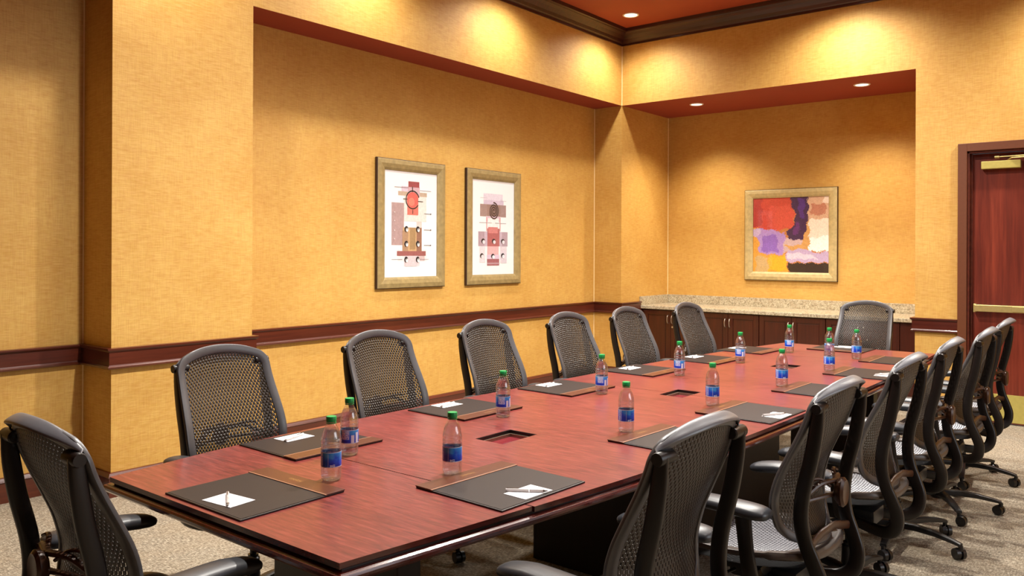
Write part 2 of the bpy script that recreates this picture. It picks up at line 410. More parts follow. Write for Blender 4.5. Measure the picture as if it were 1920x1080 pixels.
def moulding(name, path, prof, mats, closed=False):
    """prof: list of (offset into room, z); path 2D, room lies to the left-hand normal given by side"""
    n = len(path); V = []; F = []; MI = []
    def nrm(a, b):
        d = Vector((b[0] - a[0], b[1] - a[1])).normalized(); return Vector((d.y, -d.x))
    for i, p in enumerate(path):
        ns = []
        if i > 0: ns.append(nrm(path[i - 1], p))
        if i < n - 1: ns.append(nrm(p, path[i + 1]))
        if len(ns) == 2:
            s = ns[0] + ns[1]; m = s / (1 + ns[0].dot(ns[1]))
        else: m = ns[0]
        for o, z in prof: V.append((p[0] + m.x * o, p[1] + m.y * o, z))
    k = len(prof)
    for i in range(n - 1):
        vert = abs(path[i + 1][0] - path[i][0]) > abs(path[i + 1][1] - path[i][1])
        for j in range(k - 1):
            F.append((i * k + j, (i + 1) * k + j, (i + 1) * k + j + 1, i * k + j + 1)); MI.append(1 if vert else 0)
    F.append(tuple(range(k))); MI.append(0); F.append(tuple((n - 1) * k + j for j in range(k))); MI.append(0)
    return struct(from_py(name, V, F, mats, mi=MI))
TR = [M['trim'], M['trim_x']]
left_path = lp + [(XL, YB), (XL, 8.66)]
rail = [(0, .775), (.022, .775), (.030, .780), (.032, .790), (.024, .797), (.022, .802), (.022, .880), (.030, .886), (.036, .893), (.036, .903), (0, .905)]
basb = [(0, 0), (.018, 0), (.018, .118), (.024, .124), (.020, .132), (.012, .146), (0, .150)]
crown = [(0, ZK), (.016, ZK), (.016, ZK + .018), (.03, ZK + .022), (.04, ZK + .03), (.052, ZK + .06), (.082, ZK + .095), (.112, ZK + .115), (.118, ZK + .125), (.134, ZK + .13), (.138, ZC), (0, ZC)]
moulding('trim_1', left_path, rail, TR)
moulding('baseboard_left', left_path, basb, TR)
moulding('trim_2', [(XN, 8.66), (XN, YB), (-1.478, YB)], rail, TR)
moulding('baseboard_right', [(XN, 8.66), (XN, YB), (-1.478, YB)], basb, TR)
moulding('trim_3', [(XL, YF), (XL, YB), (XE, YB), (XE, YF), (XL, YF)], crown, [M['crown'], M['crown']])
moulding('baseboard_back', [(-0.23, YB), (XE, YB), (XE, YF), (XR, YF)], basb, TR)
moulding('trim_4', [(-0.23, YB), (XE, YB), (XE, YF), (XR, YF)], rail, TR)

# ------------------------------------------------------------------ door
dr = struct(thing('door_1', '', '')); del dr['label'], dr['category']
def add_part(name, boxes, mat, parent, bev=.003, smooth=False):
    bm = bmesh.new()
    for e in boxes: box(bm, *e, bev=bev)
    return link(name, bm, mat, parent, smooth)
add_part('door_casing', [(-1.478, DX0, YB - .03, YB + .02, 0, DZ + .073), (DX1, DX1 + .073, YB - .03, YB + .02, 0, DZ + .073),
                         (DX0 - .001, DX1 + .001, YB - .03, YB + .02, DZ, DZ + .073)], M['casing'], dr, .004)
add_part('door_jamb', [(DX0, DX0 + .018, YB - .012, YB + .13, 0, DZ), (DX1 - .018, DX1, YB - .012, YB + .13, 0, DZ), (DX0, DX1, YB - .012, YB + .13, DZ - .018, DZ),
                       (DX0 + .018, DX0 + .034, YB + .03, YB + .062, 0, DZ - .018), (DX1 - .034, DX1 - .018, YB + .03, YB + .062, 0, DZ - .018)], M['trim'], dr, .002)
leaf = add_part('door_leaf', [(DX0 + .02, DX1 - .02, YB + .062, YB + .11, .008, DZ - .02)], M['door'], dr)
YD = YB + .062
bar = add_part('panic_bar', [(-1.345, -.40, YD - .075, YD - .03, .985, 1.045), (-1.355, -1.335, YD - .07, YD, .978, 1.052), (-.42, -.38, YD - .07, YD, .978, 1.052)], M['brass'], dr, .004)
add_part('push_pad', [(-1.055, -.44, YD - .083, YD - .074, .992, 1.038)], M['brass'], bar, .002)
add_part('kick_plate', [(DX0 + .04, DX1 - .04, YD - .004, YD, .02, .262)], M['brass_dull'], dr, .001)
clo = add_part('door_closer', [(-1.30, -1.00, YD - .06, YD, 2.243, 2.312)], M['brass_dull'], dr, .006)
bm = bmesh.new(); cyl(bm, (-1.18, YD - .05, 2.345), (-.75, YD - .1, 2.345), .006, seg=10); cyl(bm, (-1.195, YD - .05, 2.345), (-1.16, YD - .052, 2.345), .013, seg=12)
cyl(bm, (-1.10, YD - .035, 2.312), (-1.07, YD - .06, 2.33), .008, seg=8); cyl(bm, (-1.07, YD - .06, 2.33), (-.80, YD - .12, 2.328), .006, seg=8)
link('closer_arm', bm, M['brass'], clo, True)

# ------------------------------------------------------------------ ceiling lights
def downlight(x, y, z, r, label, group=None):
    t = thing('recessed_downlight', label, 'ceiling light', (x, y, z), 0, group)
    bm = bmesh.new(); lathe(bm, [(r, 0), (r, -.006), (r - .008, -.010), (r - .018, -.006), (r - .018, 0)], 32)
    link('trim_ring', bm, M['white_trim'], t, True)
    bm = bmesh.new(); lathe(bm, [(0, -.004), (r * .55, -.005), (r - .018, -.003)], 32)
    link('lamp_lens', bm, M['lamp'], t, True)
for i, (x, y) in enumerate(CEIL):
    if (x, y) == (-4.54, 7.67): downlight(x, y, ZC, .087, 'recessed downlight in the orange ceiling above the room corner')
    else: downlight(x, y, ZC, .087, 'recessed downlight in the orange ceiling, beyond the edge of the photo', 'unseen ceiling downlights')
downlight(-4.25, 8.66, ZS, .08, 'left recessed downlight in the dark red niche ceiling')
downlight(-2.43, 8.66, ZS, .08, 'right recessed downlight in the dark red niche ceiling')

# ------------------------------------------------------------------ niche cabinets and granite top
ct = thing('granite_countertop', 'speckled beige granite countertop with upstand running across the niche', 'countertop', (0, 0, 0))
def gb(name, e, bev=.003): return boxo(name, e, M['granite'], ct, bev)
gb('counter_slab', (XL + .002, XN - .012, 8.645, YN - .002, .818, .858), .006)
gb('back_upstand', (XL + .022, XN - .002, YN - .024, YN - .002, .858, .962))
gb('side_upstand', (XL + .002, XL + .022, 8.65, YN - .002, .858, .962))
x0 = -4.935; W = .717
place = ['leftmost', 'second from left', 'third from left', 'rightmost']
bm = bmesh.new(); box(bm, XL + .003, x0, 8.68, 8.70, 0.0, .816); fl = tag(link('filler_panel', bm, M['cab']), 'narrow dark wood filler strip left of the niche cabinets', 'panel')
bm = bmesh.new(); box(bm, x0 + 4 * W, XN - .003, 8.68, 8.70, 0.0, .816); tag(link('filler_panel', bm, M['cab']), 'wide dark wood filler panel right of the niche cabinets', 'panel')
for i in range(4):
    a = x0 + i * W; b = a + W
    cab = thing('base_cabinet', f'dark cherry two-door base cabinet under the granite, {place[i]} in the niche', 'cabinet', ((a + b) / 2, 8.9, 0), 0, 'base cabinets in the niche')
    h = W / 2
    add_part('carcass', [(-h + .001, h - .001, -.20, .44, .09, .816), (-h + .001, h - .001, -.14, .44, 0, .09)], M['cab'], cab, .001)
    for s in (-1, 1):
        xa, xb = (-h + .004, -.002) if s < 0 else (.002, h - .004)
        d = add_part('door', [(xa, xb, -.222, -.201, .10, .808)], M['cab'], cab, .002)
        fr = .055
        bm = bmesh.new()
        for e in ((xa, xa + fr, .10, .808), (xb - fr, xb, .10, .808), (xa + fr, xb - fr, .10, .10 + fr), (xa + fr, xb - fr, .808 - fr, .808)):
            box(bm, e[0], e[1], -.230, -.221, e[2], e[3], bev=.002)
        box(bm, xa + fr + .012, xb - fr - .012, -.226, -.221, .10 + fr + .012, .808 - fr - .012, bev=.002)
        link('door_frame', bm, M['cab'], d)
        bm = bmesh.new(); hx = .027 * s
        rod(bm, [(hx, -.232, .752), (hx, -.252, .748), (hx, -.262, .73), (hx, -.266, .705), (hx, -.262, .68), (hx, -.252, .662), (hx, -.232, .658)], .0045, .0045, seg=8, n=3)
        link('handle', bm, M['steel'], d, True)
    if i == 0:
        bm = bmesh.new(); cyl(bm, (.027, -.231, .615), (.027, -.238, .615), .011); link('lock', bm, M['steel'], cab, True)

# ------------------------------------------------------------------ pictures
def pcol(c, var=.1, scale=60):
    key = ('pc', c, var)
    if key not in M: M[key] = plain('print_%d_%d_%d' % c, srgb(*c), .6, 0, var, scale)
    return M[key]
def picture(name, label, W_, H_, fw, items, loc, rz, group=None, fm='gold_frame', brushy=False):
    """local: x right, z up, front faces -y"""
    t = thing(name, label, 'picture', loc, rz, group)
    V, F, MI = [], [], []
    prof = [(0, 0, 1), (0, -.022, 1), (.006, -.028, 1), (.012, -.030, 0), (fw * .45, -.034, 0), (fw * .8, -.026, 0), (fw, -.016, 0), (fw, -.008, 0)]
    loops = []
    for o, y, m in prof:
        a, b = W_ / 2 - o, H_ / 2 - o; loops.append(len(V)); V += [(-a, y, -b), (a, y, -b), (a, y, b), (-a, y, b)]
    for i in range(len(prof) - 1):
        for k in range(4):
            p, q = loops[i], loops[i + 1]; F.append((p + k, p + (k + 1) % 4, q + (k + 1) % 4, q + k)); MI.append(1 if prof[i + 1][2] else 0)
    F.append((3, 2, 1, 0)); MI.append(1)
    from_py('frame', V, F, [M[fm], M['frame_edge']], t, mi=MI)
    mats = []; V, F, MI = [], [], []
    def midx(m):
        if m not in mats: mats.append(m)
        return mats.index(m)
    a, b = W_ / 2 - fw, H_ / 2 - fw
    for k, it in enumerate(items):
        kind, col = it[0], it[1]; y = -.0085 - k * .00012; mi = midx(M[col] if isinstance(col, str) else pcol(col))
        P = lambda u, v: (-a + 2 * a * u, y, -b + 2 * b * v)
        if kind == 'r':
            u0, v0, u1, v1 = it[2:6]; i = len(V); V += [P(u0, v0), P(u1, v0), P(u1, v1), P(u0, v1)]; F.append((i, i + 1, i + 2, i + 3)); MI.append(mi)
        elif kind == 'p':      # polygon with brushy outline
            pts = it[2]; j = it[3] if len(it) > 3 else 0; L = []
            for q, p in enumerate(pts):
                n_ = pts[(q + 1) % len(pts)]; steps = 10 if j else 1
                for s in range(steps):
                    f = s / steps; L.append((p[0] + (n_[0] - p[0]) * f + random.uniform(-j, j), p[1] + (n_[1] - p[1]) * f + random.uniform(-j, j)))
            L = [(min(max(x, .002), .998), min(max(z, .002), .998)) for x, z in L]
            i = len(V); V += [P(*q) for q in L]; F.append(tuple(range(i, i + len(L)))); MI.append(mi)
        elif kind == 'e':      # ellipse
            cu, cv, ru, rv = it[2:6]; i = len(V); V += [P(cu + ru * math.cos(2 * PI * q / 24), cv + rv * math.sin(2 * PI * q / 24)) for q in range(24)]
            F.append(tuple(range(i, i + 24))); MI.append(mi)
        elif kind == 's':      # stroke along an arc / spiral: centre, start angle, turns, r0->r1 (in u), aspect, width
            cu, cv, a0, tr, r0, r1, asp, wd = it[2:10]; n_ = max(12, int(abs(tr) * 32)); i = len(V)
            for q in range(n_ + 1):
                f = q / n_; an = a0 + 2 * PI * tr * f; r = r0 + (r1 - r0) * f
                for d in (-wd / 2, wd / 2): V.append(P(cu + (r + d) * math.cos(an), cv + (r + d) * asp * math.sin(an)))
            for q in range(n_): F.append((i + 2 * q, i + 2 * q + 1, i + 2 * q + 3, i + 2 * q + 2)); MI.append(mi)
    if brushy:
        V, F, MI = [], [], []; G = 120
        def hit(p, pts):
            c = False; x, y = p
            for q in range(len(pts)):
                (x1, y1), (x2, y2) = pts[q], pts[q - 1]
                if (y1 > y) != (y2 > y) and x < (x2 - x1) * (y - y1) / (y2 - y1) + x1: c = not c
            return c
        for j in range(G + 1):
            for i in range(G + 1): V.append((-a + 2 * a * i / G, -.0085, -b + 2 * b * j / G))
        for j in range(G):
            for i in range(G):
                u0, v0 = (i + .5) / G, (j + .5) / G
                u = u0 + .012 * math.sin(v0 * 41 + 2 * math.sin(u0 * 9)) + random.gauss(0, .005); v = v0 + .010 * math.sin(u0 * 37 + 1) + random.gauss(0, .005)
                u = min(max(u, .001), .999); v = min(max(v, .001), .999); col = items[0][1]
                for it in items:
                    pts = [(it[2], it[3]), (it[4], it[3]), (it[4], it[5]), (it[2], it[5])] if it[0] == 'r' else [(-.1 if x <= .01 else 1.1 if x >= .99 else x, -.1 if y <= .01 else 1.1 if y >= .99 else y) for x, y in it[2]]
                    if hit((u, v), pts): col = it[1]
                sh = random.choice((0, 0, 0, 0, 6, -6)); col = tuple(min(255, max(0, int((c + sh) // 6 * 6))) for c in col)
                F.append((j * (G + 1) + i, j * (G + 1) + i + 1, (j + 1) * (G + 1) + i + 1, (j + 1) * (G + 1) + i)); MI.append(midx(pcol(col)))
    from_py('artwork', V, F, mats, t, mi=MI)
    V = [(-a, -.0125, -b), (a, -.0125, -b), (a, -.0125, b), (-a, -.0125, b)]
    from_py('glass', V, [(0, 1, 2, 3)], M['pane'], t)
    return t
K = (34, 24, 26)
A1 = [('r', 'mat', 0, 0, 1, 1), ('r', (178, 150, 150), .13, .30, .36, .70), ('r', (226, 214, 220), .36, .10, .66, .30), ('r', (232, 222, 226), .24, .19, .44, .24),
      ('r', (238, 230, 232), .24, .15, .80, .26), ('r', (206, 184, 186), .62, .15, .76, .24), ('r', (190, 168, 148), .25, .77, .80, .81), ('r', (214, 196, 212), .31, .81, .65, .86),
      ('r', (200, 166, 178), .43, .76, .66, .86), ('r', (152, 66, 74), .44, .855, .65, .91), ('r', (228, 222, 216), .36, .53, .79, .77),
      ('r', (214, 206, 200), .60, .47, .70, .53), ('r', (204, 168, 124), .34, .22, .68, .47), ('r', (176, 140, 110), .33, .22, .44, .44), ('r', (150, 108, 88), .60, .22, .70, .47),
      ('r', (156, 92, 92), .23, .20, .78, .245), ('r', (168, 136, 96), .47, .26, .58, .47), ('r', (212, 200, 206), .38, .10, .62, .20), ('r', (226, 116, 104), .42, .59, .63, .79), ('e', (214, 96, 90), .52, .735, .11, .075), ('e', (226, 128, 112), .50, .715, .06, .04),
      ('s', K, .52, .735, .3, .86, .125, .125, .68, .018), ('r', (60, 40, 44), .515, .60, .53, .64), ('r', K, .51, .81, .525, .86), ('r', (90, 70, 74), .18, .845, .44, .849), ('r', (130, 120, 124), .66, .827, .88, .831),
      ('r', K, .34, .735, .42, .742), ('r', K, .62, .72, .72, .727), ('r', (110, 100, 104), .13, .165, .33, .168), ('r', (150, 140, 144), .66, .165, .84, .168)]
for v in (.30, .45, .605): A1 += [('r', (60, 54, 56), .74, v, .88, v + .004), ('e', K, .875, v + .002, .01, .006)]
for v in (.165, .315, .455):
    for u in (.40, .62): A1 += [('e', K, u, v, .034, .028), ('e', (236, 232, 230), u + .012, v - .008, .022, .019), ('r', K, u + .004, v - .006, u + .016, v + .014)]
for v in (.36, .44, .53, .61): A1 += [('e', (226, 214, 214), .18, v, .008, .006)]
A2 = [('r', 'mat', 0, 0, 1, 1), ('r', (222, 212, 226), .26, .72, .72, .86), ('r', (206, 190, 210), .26, .735, .74, .79), ('r', (160, 134, 130), .18, .615, .80, .745), ('r', (150, 122, 116), .34, .615, .66, .745),
      ('r', (214, 190, 206), .32, .56, .66, .62), ('r', (242, 236, 238), .36, .47, .62, .60), ('r', (212, 150, 152), .325, .46, .345, .61), ('r', (212, 150, 152), .645, .46, .665, .61), ('r', (176, 152, 164), .14, .30, .84, .455), ('r', (196, 178, 194), .28, .30, .36, .455), ('r', (196, 178, 194), .64, .30, .70, .455),
      ('r', (176, 98, 100), .35, .30, .64, .49), ('r', (206, 128, 128), .37, .44, .60, .505), ('r', (232, 176, 180), .35, .16, .62, .30), ('r', (214, 192, 214), .34, .16, .64, .21), ('r', (224, 216, 224), .17, .13, .30, .30),
      ('r', (218, 208, 218), .66, .12, .82, .30), ('r', (160, 96, 104), .345, .095, .635, .165), ('r', (182, 150, 160), .345, .11, .64, .125), ('s', (66, 46, 44), .50, .675, .4, 3.2, .015, .115, .8, .018),
      ('r', (140, 120, 130), .16, .547, .46, .551), ('r', K, .53, .546, .64, .549), ('r', (120, 110, 116), .66, .545, .80, .549), ('r', (180, 168, 176), .18, .81, .32, .813), ('r', (180, 168, 176), .66, .79, .80, .793)]
for u, v in ((.25, .355), (.50, .355), (.72, .355), (.22, .20), (.48, .195), (.72, .20)): A2 += [('e', (40, 34, 40), u, v, .042, .026), ('e', (226, 218, 226), u + .014, v - .010, .032, .020)]
yc = lambda a, b: (a + b) / 2
picture('framed_print', 'tall gold-framed abstract collage print with a red circle, nearer the camera on the left wall', .855, 1.148, .10, A1, (XR + .004, yc(4.762, 5.618), 1.740), PI / 2, 'framed collage prints on the left wall')
picture('framed_print', 'tall gold-framed abstract collage print with a dark spiral, nearer the room corner', .857, 1.15, .10, A2, (XR + .004, yc(5.918, 6.775), 1.740), PI / 2, 'framed collage prints on the left wall')
A3 = [('r', (196, 120, 60), 0, 0, 1, 1), ('r', (200, 66, 50), 0, .58, .55, 1), ('r', (178, 56, 48), 0, .62, .12, 1),
      ('p', (212, 82, 62), [(.25, .55), (.55, .6), (.56, .80), (.50, .9), (.2, .88)], .02), ('p', (222, 160, 60), [(.0, .0), (.47, .0), (.45, .24), (.1, .25), (.08, .6), (0, .62)], .02), ('p', (240, 176, 36), [(.2, .02), (.47, .02), (.45, .21), (.22, .22)], .02),
      ('p', (206, 170, 110), [(.04, .0), (.22, .0), (.2, .2), (.04, .22)], .02), ('p', (176, 140, 206), [(.08, .25), (.42, .23), (.44, .52), (.30, .56), (.18, .58), (.02, .60), (.08, .4)], .03), ('p', (146, 104, 196), [(.12, .27), (.34, .27), (.33, .50), (.14, .5)], .04), ('p', (200, 176, 214), [(.0, .52), (.08, .48), (.1, .58), (.0, .61)], .01),
      ('p', (206, 176, 176), [(.40, .25), (.58, .30), (.80, .42), (.62, .47), (.44, .46)], .02), ('p', (212, 160, 90), [(.42, .36), (.66, .36), (.66, .66), (.75, .7), (.78, .3), (.5, .3)], .02),
      ('p', (212, 172, 140), [(.72, .70), (1, .68), (1, 1), (.74, 1)], .02), ('p', (190, 120, 100), [(.76, .76), (.96, .76), (.96, .90), (.78, .9)], .02), ('p', (236, 214, 196), [(.93, .9), (.99, .92), (.99, 1), (.93, 1)], .01),
      ('p', (62, 24, 74), [(.50, .99), (.73, .99), (.74, .82), (.72, .60), (.66, .43), (.56, .43), (.46, .46), (.47, .55), (.57, .68), (.56, .84), (.51, .9)], .018), ('p', (82, 40, 120), [(.60, .98), (.70, .98), (.68, .72), (.62, .72)], .03), ('p', (98, 40, 110), [(.54, .50), (.62, .50), (.62, .66), (.57, .66)], .03),
      ('p', (244, 226, 206), [(.74, .70), (1, .71), (1, .28), (.80, .28), (.76, .4), (.75, .55)], .02), ('p', (252, 246, 244), [(.76, .45), (1, .50), (1, .28), (.74, .28)], .03), ('p', (196, 172, 208), [(.44, .14), (1, .13), (1, .28), (.8, .26), (.7, .32), (.47, .29)], .012), ('p', (222, 206, 226), [(.46, .18), (.9, .18), (.7, .25), (.48, .26)], .02),
      ('p', (44, 28, 18), [(.475, .0), (1, .0), (1, .125), (.48, .125)], .006)]
picture('framed_painting', 'square gold-framed abstract painting in red, violet and yellow on the niche wall', 1.08, 1.065, .10, A3, (yc(-3.95, -2.87), YN - .004, 1.704), 0, None, 'pale_frame', True)

# ------------------------------------------------------------------ conference table
T = .74
LE = [(1.285, -2.762), (1.85, -2.838), (2.75, -2.850), (3.6, -2.818), (4.9, -2.765), (5.74, -2.682), (6.36, -2.60), (6.80, -2.53)]
RE = [(1.285, -1.562), (1.94, -1.470), (2.5, -1.405), (3.16, -1.362), (3.96, -1.338), (5.0, -1.325), (5.9, -1.335), (6.80, -1.364)]
tb = thing('conference_table', 'long boat-shaped cherry conference table in the middle of the room', 'table', (0, 0, 0))
trays = [(-2.115, 2.597, .145, .225), (-2.046, 3.990, .140, .215), (-1.995, 5.405, .150, .18)]   # centre x, y, size x, size y
secs = [(1.285, 1.935, -.006), (1.939, 3.974, 0), (3.977, 5.98, 0), (5.983, 6.80, -.006)]
CELL = []
for a, b, off in secs:
    ys = [a]
    cuts = sorted({round(y, 4) for t in trays for y in (t[1] - t[3] / 2, t[1] + t[3] / 2) if a < y < b})
    y = a
    while y < b - .12: y += .1; ys.append(y)
    ys = sorted([q for q in ys if all(abs(q - c) > .03 for c in cuts)] + cuts + [b])
    CELL.append(ys)
for (a, b, off), ys in zip(secs, CELL):
    V, F, MI = [], [], []
    for z0, z1, ex, mi in ((T - .016, T, 0.0, 0),):
        for q in range(len(ys) - 1):
            y0, y1 = ys[q], ys[q + 1]; ym = (y0 + y1) / 2
            l0, l1, r0, r1 = interp(LE, y0) - off, interp(LE, y1) - off, interp(RE, y0) + off, interp(RE, y1) + off
            hole = [t for t in trays if t[1] - t[3] / 2 - 1e-4 < ym < t[1] + t[3] / 2 + 1e-4]
            spans = [(l0, l1, r0, r1)]
            if hole: h = hole[0]; spans = [(l0, l1, h[0] - h[2] / 2, h[0] - h[2] / 2), (h[0] + h[2] / 2, h[0] + h[2] / 2, r0, r1)]
            for s in spans:
                quad(V, F, MI, [(s[0], y0, T), (s[2], y0, T), (s[3], y1, T), (s[1], y1, T)], 0)
            for x_0, x_1 in ((l0, l1), (r0, r1)):
                quad(V, F, MI, [(x_0, y0, T), (x_1, y1, T), (x_1, y1, T - .016), (x_0, y0, T - .016)], 1)
        for y in (a, b):
            l, r = interp(LE, y) - off, interp(RE, y) + off
            hs = [t for t in trays if t[1] - t[3] / 2 - 1e-3 < y < t[1] + t[3] / 2 + 1e-3]
            for x_0, x_1 in ([(l, hs[0][0] - hs[0][2] / 2), (hs[0][0] + hs[0][2] / 2, r)] if hs else [(l, r)]):
                quad(V, F, MI, [(x_0, y, T), (x_1, y, T), (x_1, y, T - .016), (x_0, y, T - .016)], 1)
    from_py('tabletop_section', V, F, [M['table'], M['table_edge']], tb, mi=MI)
def outline(ex, n=44):
    L = [];
    for i in range(n + 1): y = 1.285 + (6.80 - 1.285) * i / n; L.append((interp(RE, y) + ex, y))
    R_ = []
    for i in range(n + 1): y = 6.80 - (6.80 - 1.285) * i / n; R_.append((interp(LE, y) - ex, y))
    L[0] = (L[0][0], 1.285 - ex); R_[-1] = (R_[-1][0], 1.285 - ex); L[-1] = (L[-1][0], 6.80 + ex); R_[0] = (R_[0][0], 6.80 + ex)
    return L + R_
def band(name, prof, mat, parent, cap_bottom=False):
    V, F = [], []; n = None
    for ex, z in prof:
        o = outline(ex); n = len(o); V += [(x, y, z) for x, y in o]
    for i in range(len(prof) - 1):
        for k in range(n): F.append((i * n + k, i * n + (k + 1) % n, (i + 1) * n + (k + 1) % n, (i + 1) * n + k))
    if cap_bottom: F.append(tuple((len(prof) - 1) * n + k for k in range(n)))
    return from_py(name, V, F, mat, parent)
band('edge_groove', [(-.004, T - .015), (-.012, T - .017), (-.012, T - .024), (.006, T - .024)], M['groove'], tb)
band('edge_moulding', [(-.012, T - .0235), (.004, T - .0235), (.012, T - .027), (.015, T - .033), (.014, T - .041), (.006, T - .050), (-.01, T - .054), (-.03, T - .056), (-.5, T - .056)], M['table_edge'], tb)
bm = bmesh.new(); box(bm, -2.50, -1.68, 1.7, 6.4, T - .075, T - .056); link('under_frame', bm, M['black'], tb)
add_part('pedestal', [(-2.485, -1.846, 1.74, 1.84, 0, T - .056)], M['base'], tb, .006)
add_part('pedestal', [(-2.42, -1.80, 3.18, 4.78, 0, T - .056)], M['base'], tb, .006)
add_part('pedestal', [(-2.25, -1.65, 6.20, 6.30, 0, T - .056)], M['base'], tb, .006)
for cx, cy, sx, sy in trays:
    bm = bmesh.new(); a, b = sx / 2, sy / 2; t_ = .004; zb = T - .032
    for e in ((-a, -a + t_, -b, b), (a - t_, a, -b, b), (-a, a, -b, -b + t_), (-a, a, b - t_, b)): box(bm, cx + e[0], cx + e[1], cy + e[2], cy + e[3], zb, T - .001)
    tr = link('cable_well', bm, M['well'], tb)
    bm = bmesh.new(); box(bm, cx - a + t_, cx + a - t_, cy - b + t_, cy + b - t_, zb, zb + .006)
    link('well_floor', bm, M['plate'], tr)
    bm = bmesh.new()
    for e in ((-a + t_, -a + .012, -b + t_, b - t_), (a - .012, a - t_, -b + t_, b - t_), (-a + .012, a - .012, b - .012, b - t_), (-a + .012, a - .012, -b + t_, -b + .012)):
        box(bm, cx + e[0], cx + e[1], cy + e[2], cy + e[3], zb + .006, zb + .018)
    link('well_rim', bm, M['outlet'], tr)

# ------------------------------------------------------------------ chair
YE = [(.50, .165), (.54, .140), (.59, .118), (.67, .105), (.75, .122), (.82, .152), (.90, .190), (.97, .218), (1.03, .232), (1.09, .238)]
HW = [(.50, .16), (.56, .197), (.62, .217), (.70, .228), (.78, .226), (.86, .220), (.95, .214), (1.04, .212)]
def BS(s, t):
    zb = .515 + .055 * abs(s) ** 3; zt = 1.030 + .043 * (1 - s * s) - .012 * abs(s) ** 8
    z = zb + (zt - zb) * t
    return Vector((s * interp(HW, z), interp(YE, z) + .038 * (1 - s * s), z))
def SS(s, t):      # t 0 rear, 1 front
    hw = .215 + .035 * math.sin(min(1, t * 1.25) * PI / 2) - .03 * max(0, t - .8) * 5 * .5
    y = .205 - .46 * t; y += (-.03 * (abs(s) ** 3)) * (1 - t) * 2 + .02 * abs(s) ** 3 * t
    z = .470 + .018 * s * s - .010 * math.sin(PI * t) - .045 * max(0, (t - .72) / .28) ** 2 + .012 * (1 - t) ** 2
    return Vector((s * hw, y, z))
def frame_at(Sf, s, t):
    e = 1e-3; ds = (Sf(s + e, t) - Sf(s - e, t)).normalized(); dt = (Sf(s, t + e) - Sf(s, t - e)).normalized()
    return ds, dt, ds.cross(dt).normalized()
def ring_path(cr=.16, n=9, side=18, top=14):
    """(s,t,corner) points round a unit square with rounded corners"""
    P = []; c = cr; ct_ = cr * .42
    for i in range(side): f = i / side; P.append((1, ct_ + (1 - 2 * ct_) * f))
    for i in range(n): a = PI / 2 * i / n; P.append((1 - c + c * math.cos(a), 1 - ct_ + ct_ * math.sin(a)))
    for i in range(top): f = i / top; P.append((1 - c - (2 - 2 * c) * f, 1))
    for i in range(n): a = PI / 2 + PI / 2 * i / n; P.append((-1 + c + c * math.cos(a), 1 - ct_ + ct_ * math.sin(a)))
    for i in range(side): f = i / side; P.append((-1, 1 - ct_ - (1 - 2 * ct_) * f))
    for i in range(n): a = PI + PI / 2 * i / n; P.append((-1 + c + c * math.cos(a), ct_ + ct_ * math.sin(a)))
    for i in range(top): f = i / top; P.append((-1 + c + (2 - 2 * c) * f, 0))
    for i in range(n): a = 1.5 * PI + PI / 2 * i / n; P.append((1 - c + c * math.cos(a), ct_ + ct_ * math.sin(a)))
    return P
def rim(bm, Sf, wfun, cr=.16, seg=12):
    P = ring_path(cr); n = len(P); pts = [Sf(*p) for p in P]; fr = []
    for i in range(n):
        T_ = (pts[(i + 1) % n] - pts[i - 1]).normalized(); _, _, N = frame_at(Sf, P[i][0] * .98, min(max(P[i][1], .02), .98))
        I = N.cross(T_).normalized()
        cdir = (Sf(0, .5) - pts[i])
        if I.dot(cdir) < 0: I = -I
        wd, th, lift = wfun(*P[i])
        fr.append((pts[i] + I * wd * .5 + N * lift, I, N, wd, th))
    sweep(bm, fr, closed=True, seg=seg, pw=.6)
def cellmesh(Sf, nc, nr, s0, t0, t1, pad_r, pad_h, strip_w, side=1, mask=None):
    V, F = [], []; pos = {}
    for j in range(nr):
        t = t0 + (t1 - t0) * j / (nr - 1); k = nc if j % 2 == 0 else nc - 1
        for i in range(k):
            s = -s0 + 2 * s0 * (i + (0 if j % 2 == 0 else .5)) / (nc - 1)
            if mask and not mask(s, t): continue
            P = Sf(s, t); A, B, N = frame_at(Sf, s, t); N = N * side; pos[(i, j)] = (P, A, B, N)
            b = len(V)
            for h, rr in ((-pad_h * .6, pad_r), (pad_h * .4, pad_r), (pad_h, pad_r * .62)):
                for q in range(6):
                    a = PI / 6 + PI / 3 * q; V.append(tuple(P + A * (rr * math.cos(a)) + B * (rr * 1.05 * math.sin(a)) + N * h))
            for r_ in range(2):
                for q in range(6): F.append((b + r_ * 6 + q, b + r_ * 6 + (q + 1) % 6, b + r_ * 6 + 6 + (q + 1) % 6, b + r_ * 6 + 6 + q))
            F.append(tuple(b + 12 + q for q in range(6))); F.append(tuple(b + 5 - q for q in range(6)))
    for (i, j), (P, A, B, N) in pos.items():
        nb = [(i, j + 1), (i - 1, j + 1)] if j % 2 == 0 else [(i, j + 1), (i + 1, j + 1)]
        for k in nb:
            if k not in pos: continue
            Q = pos[k][0]; d = (Q - P).normalized(); c = N.cross(d) * strip_w / 2; h = N * pad_h * .3
            P1, Q1 = P + d * pad_r * .5, Q - d * pad_r * .5; b = len(V)
            for X in (P1, Q1):
                for o in (c + h, -c + h, -c - h * 1.6, c - h * 1.6): V.append(tuple(X + o))
            for q in range(4): F.append((b + q, b + (q + 1) % 4, b + 4 + (q + 1) % 4, b + 4 + q))
    return V, F
def inside(s, t, cr=.2): return True

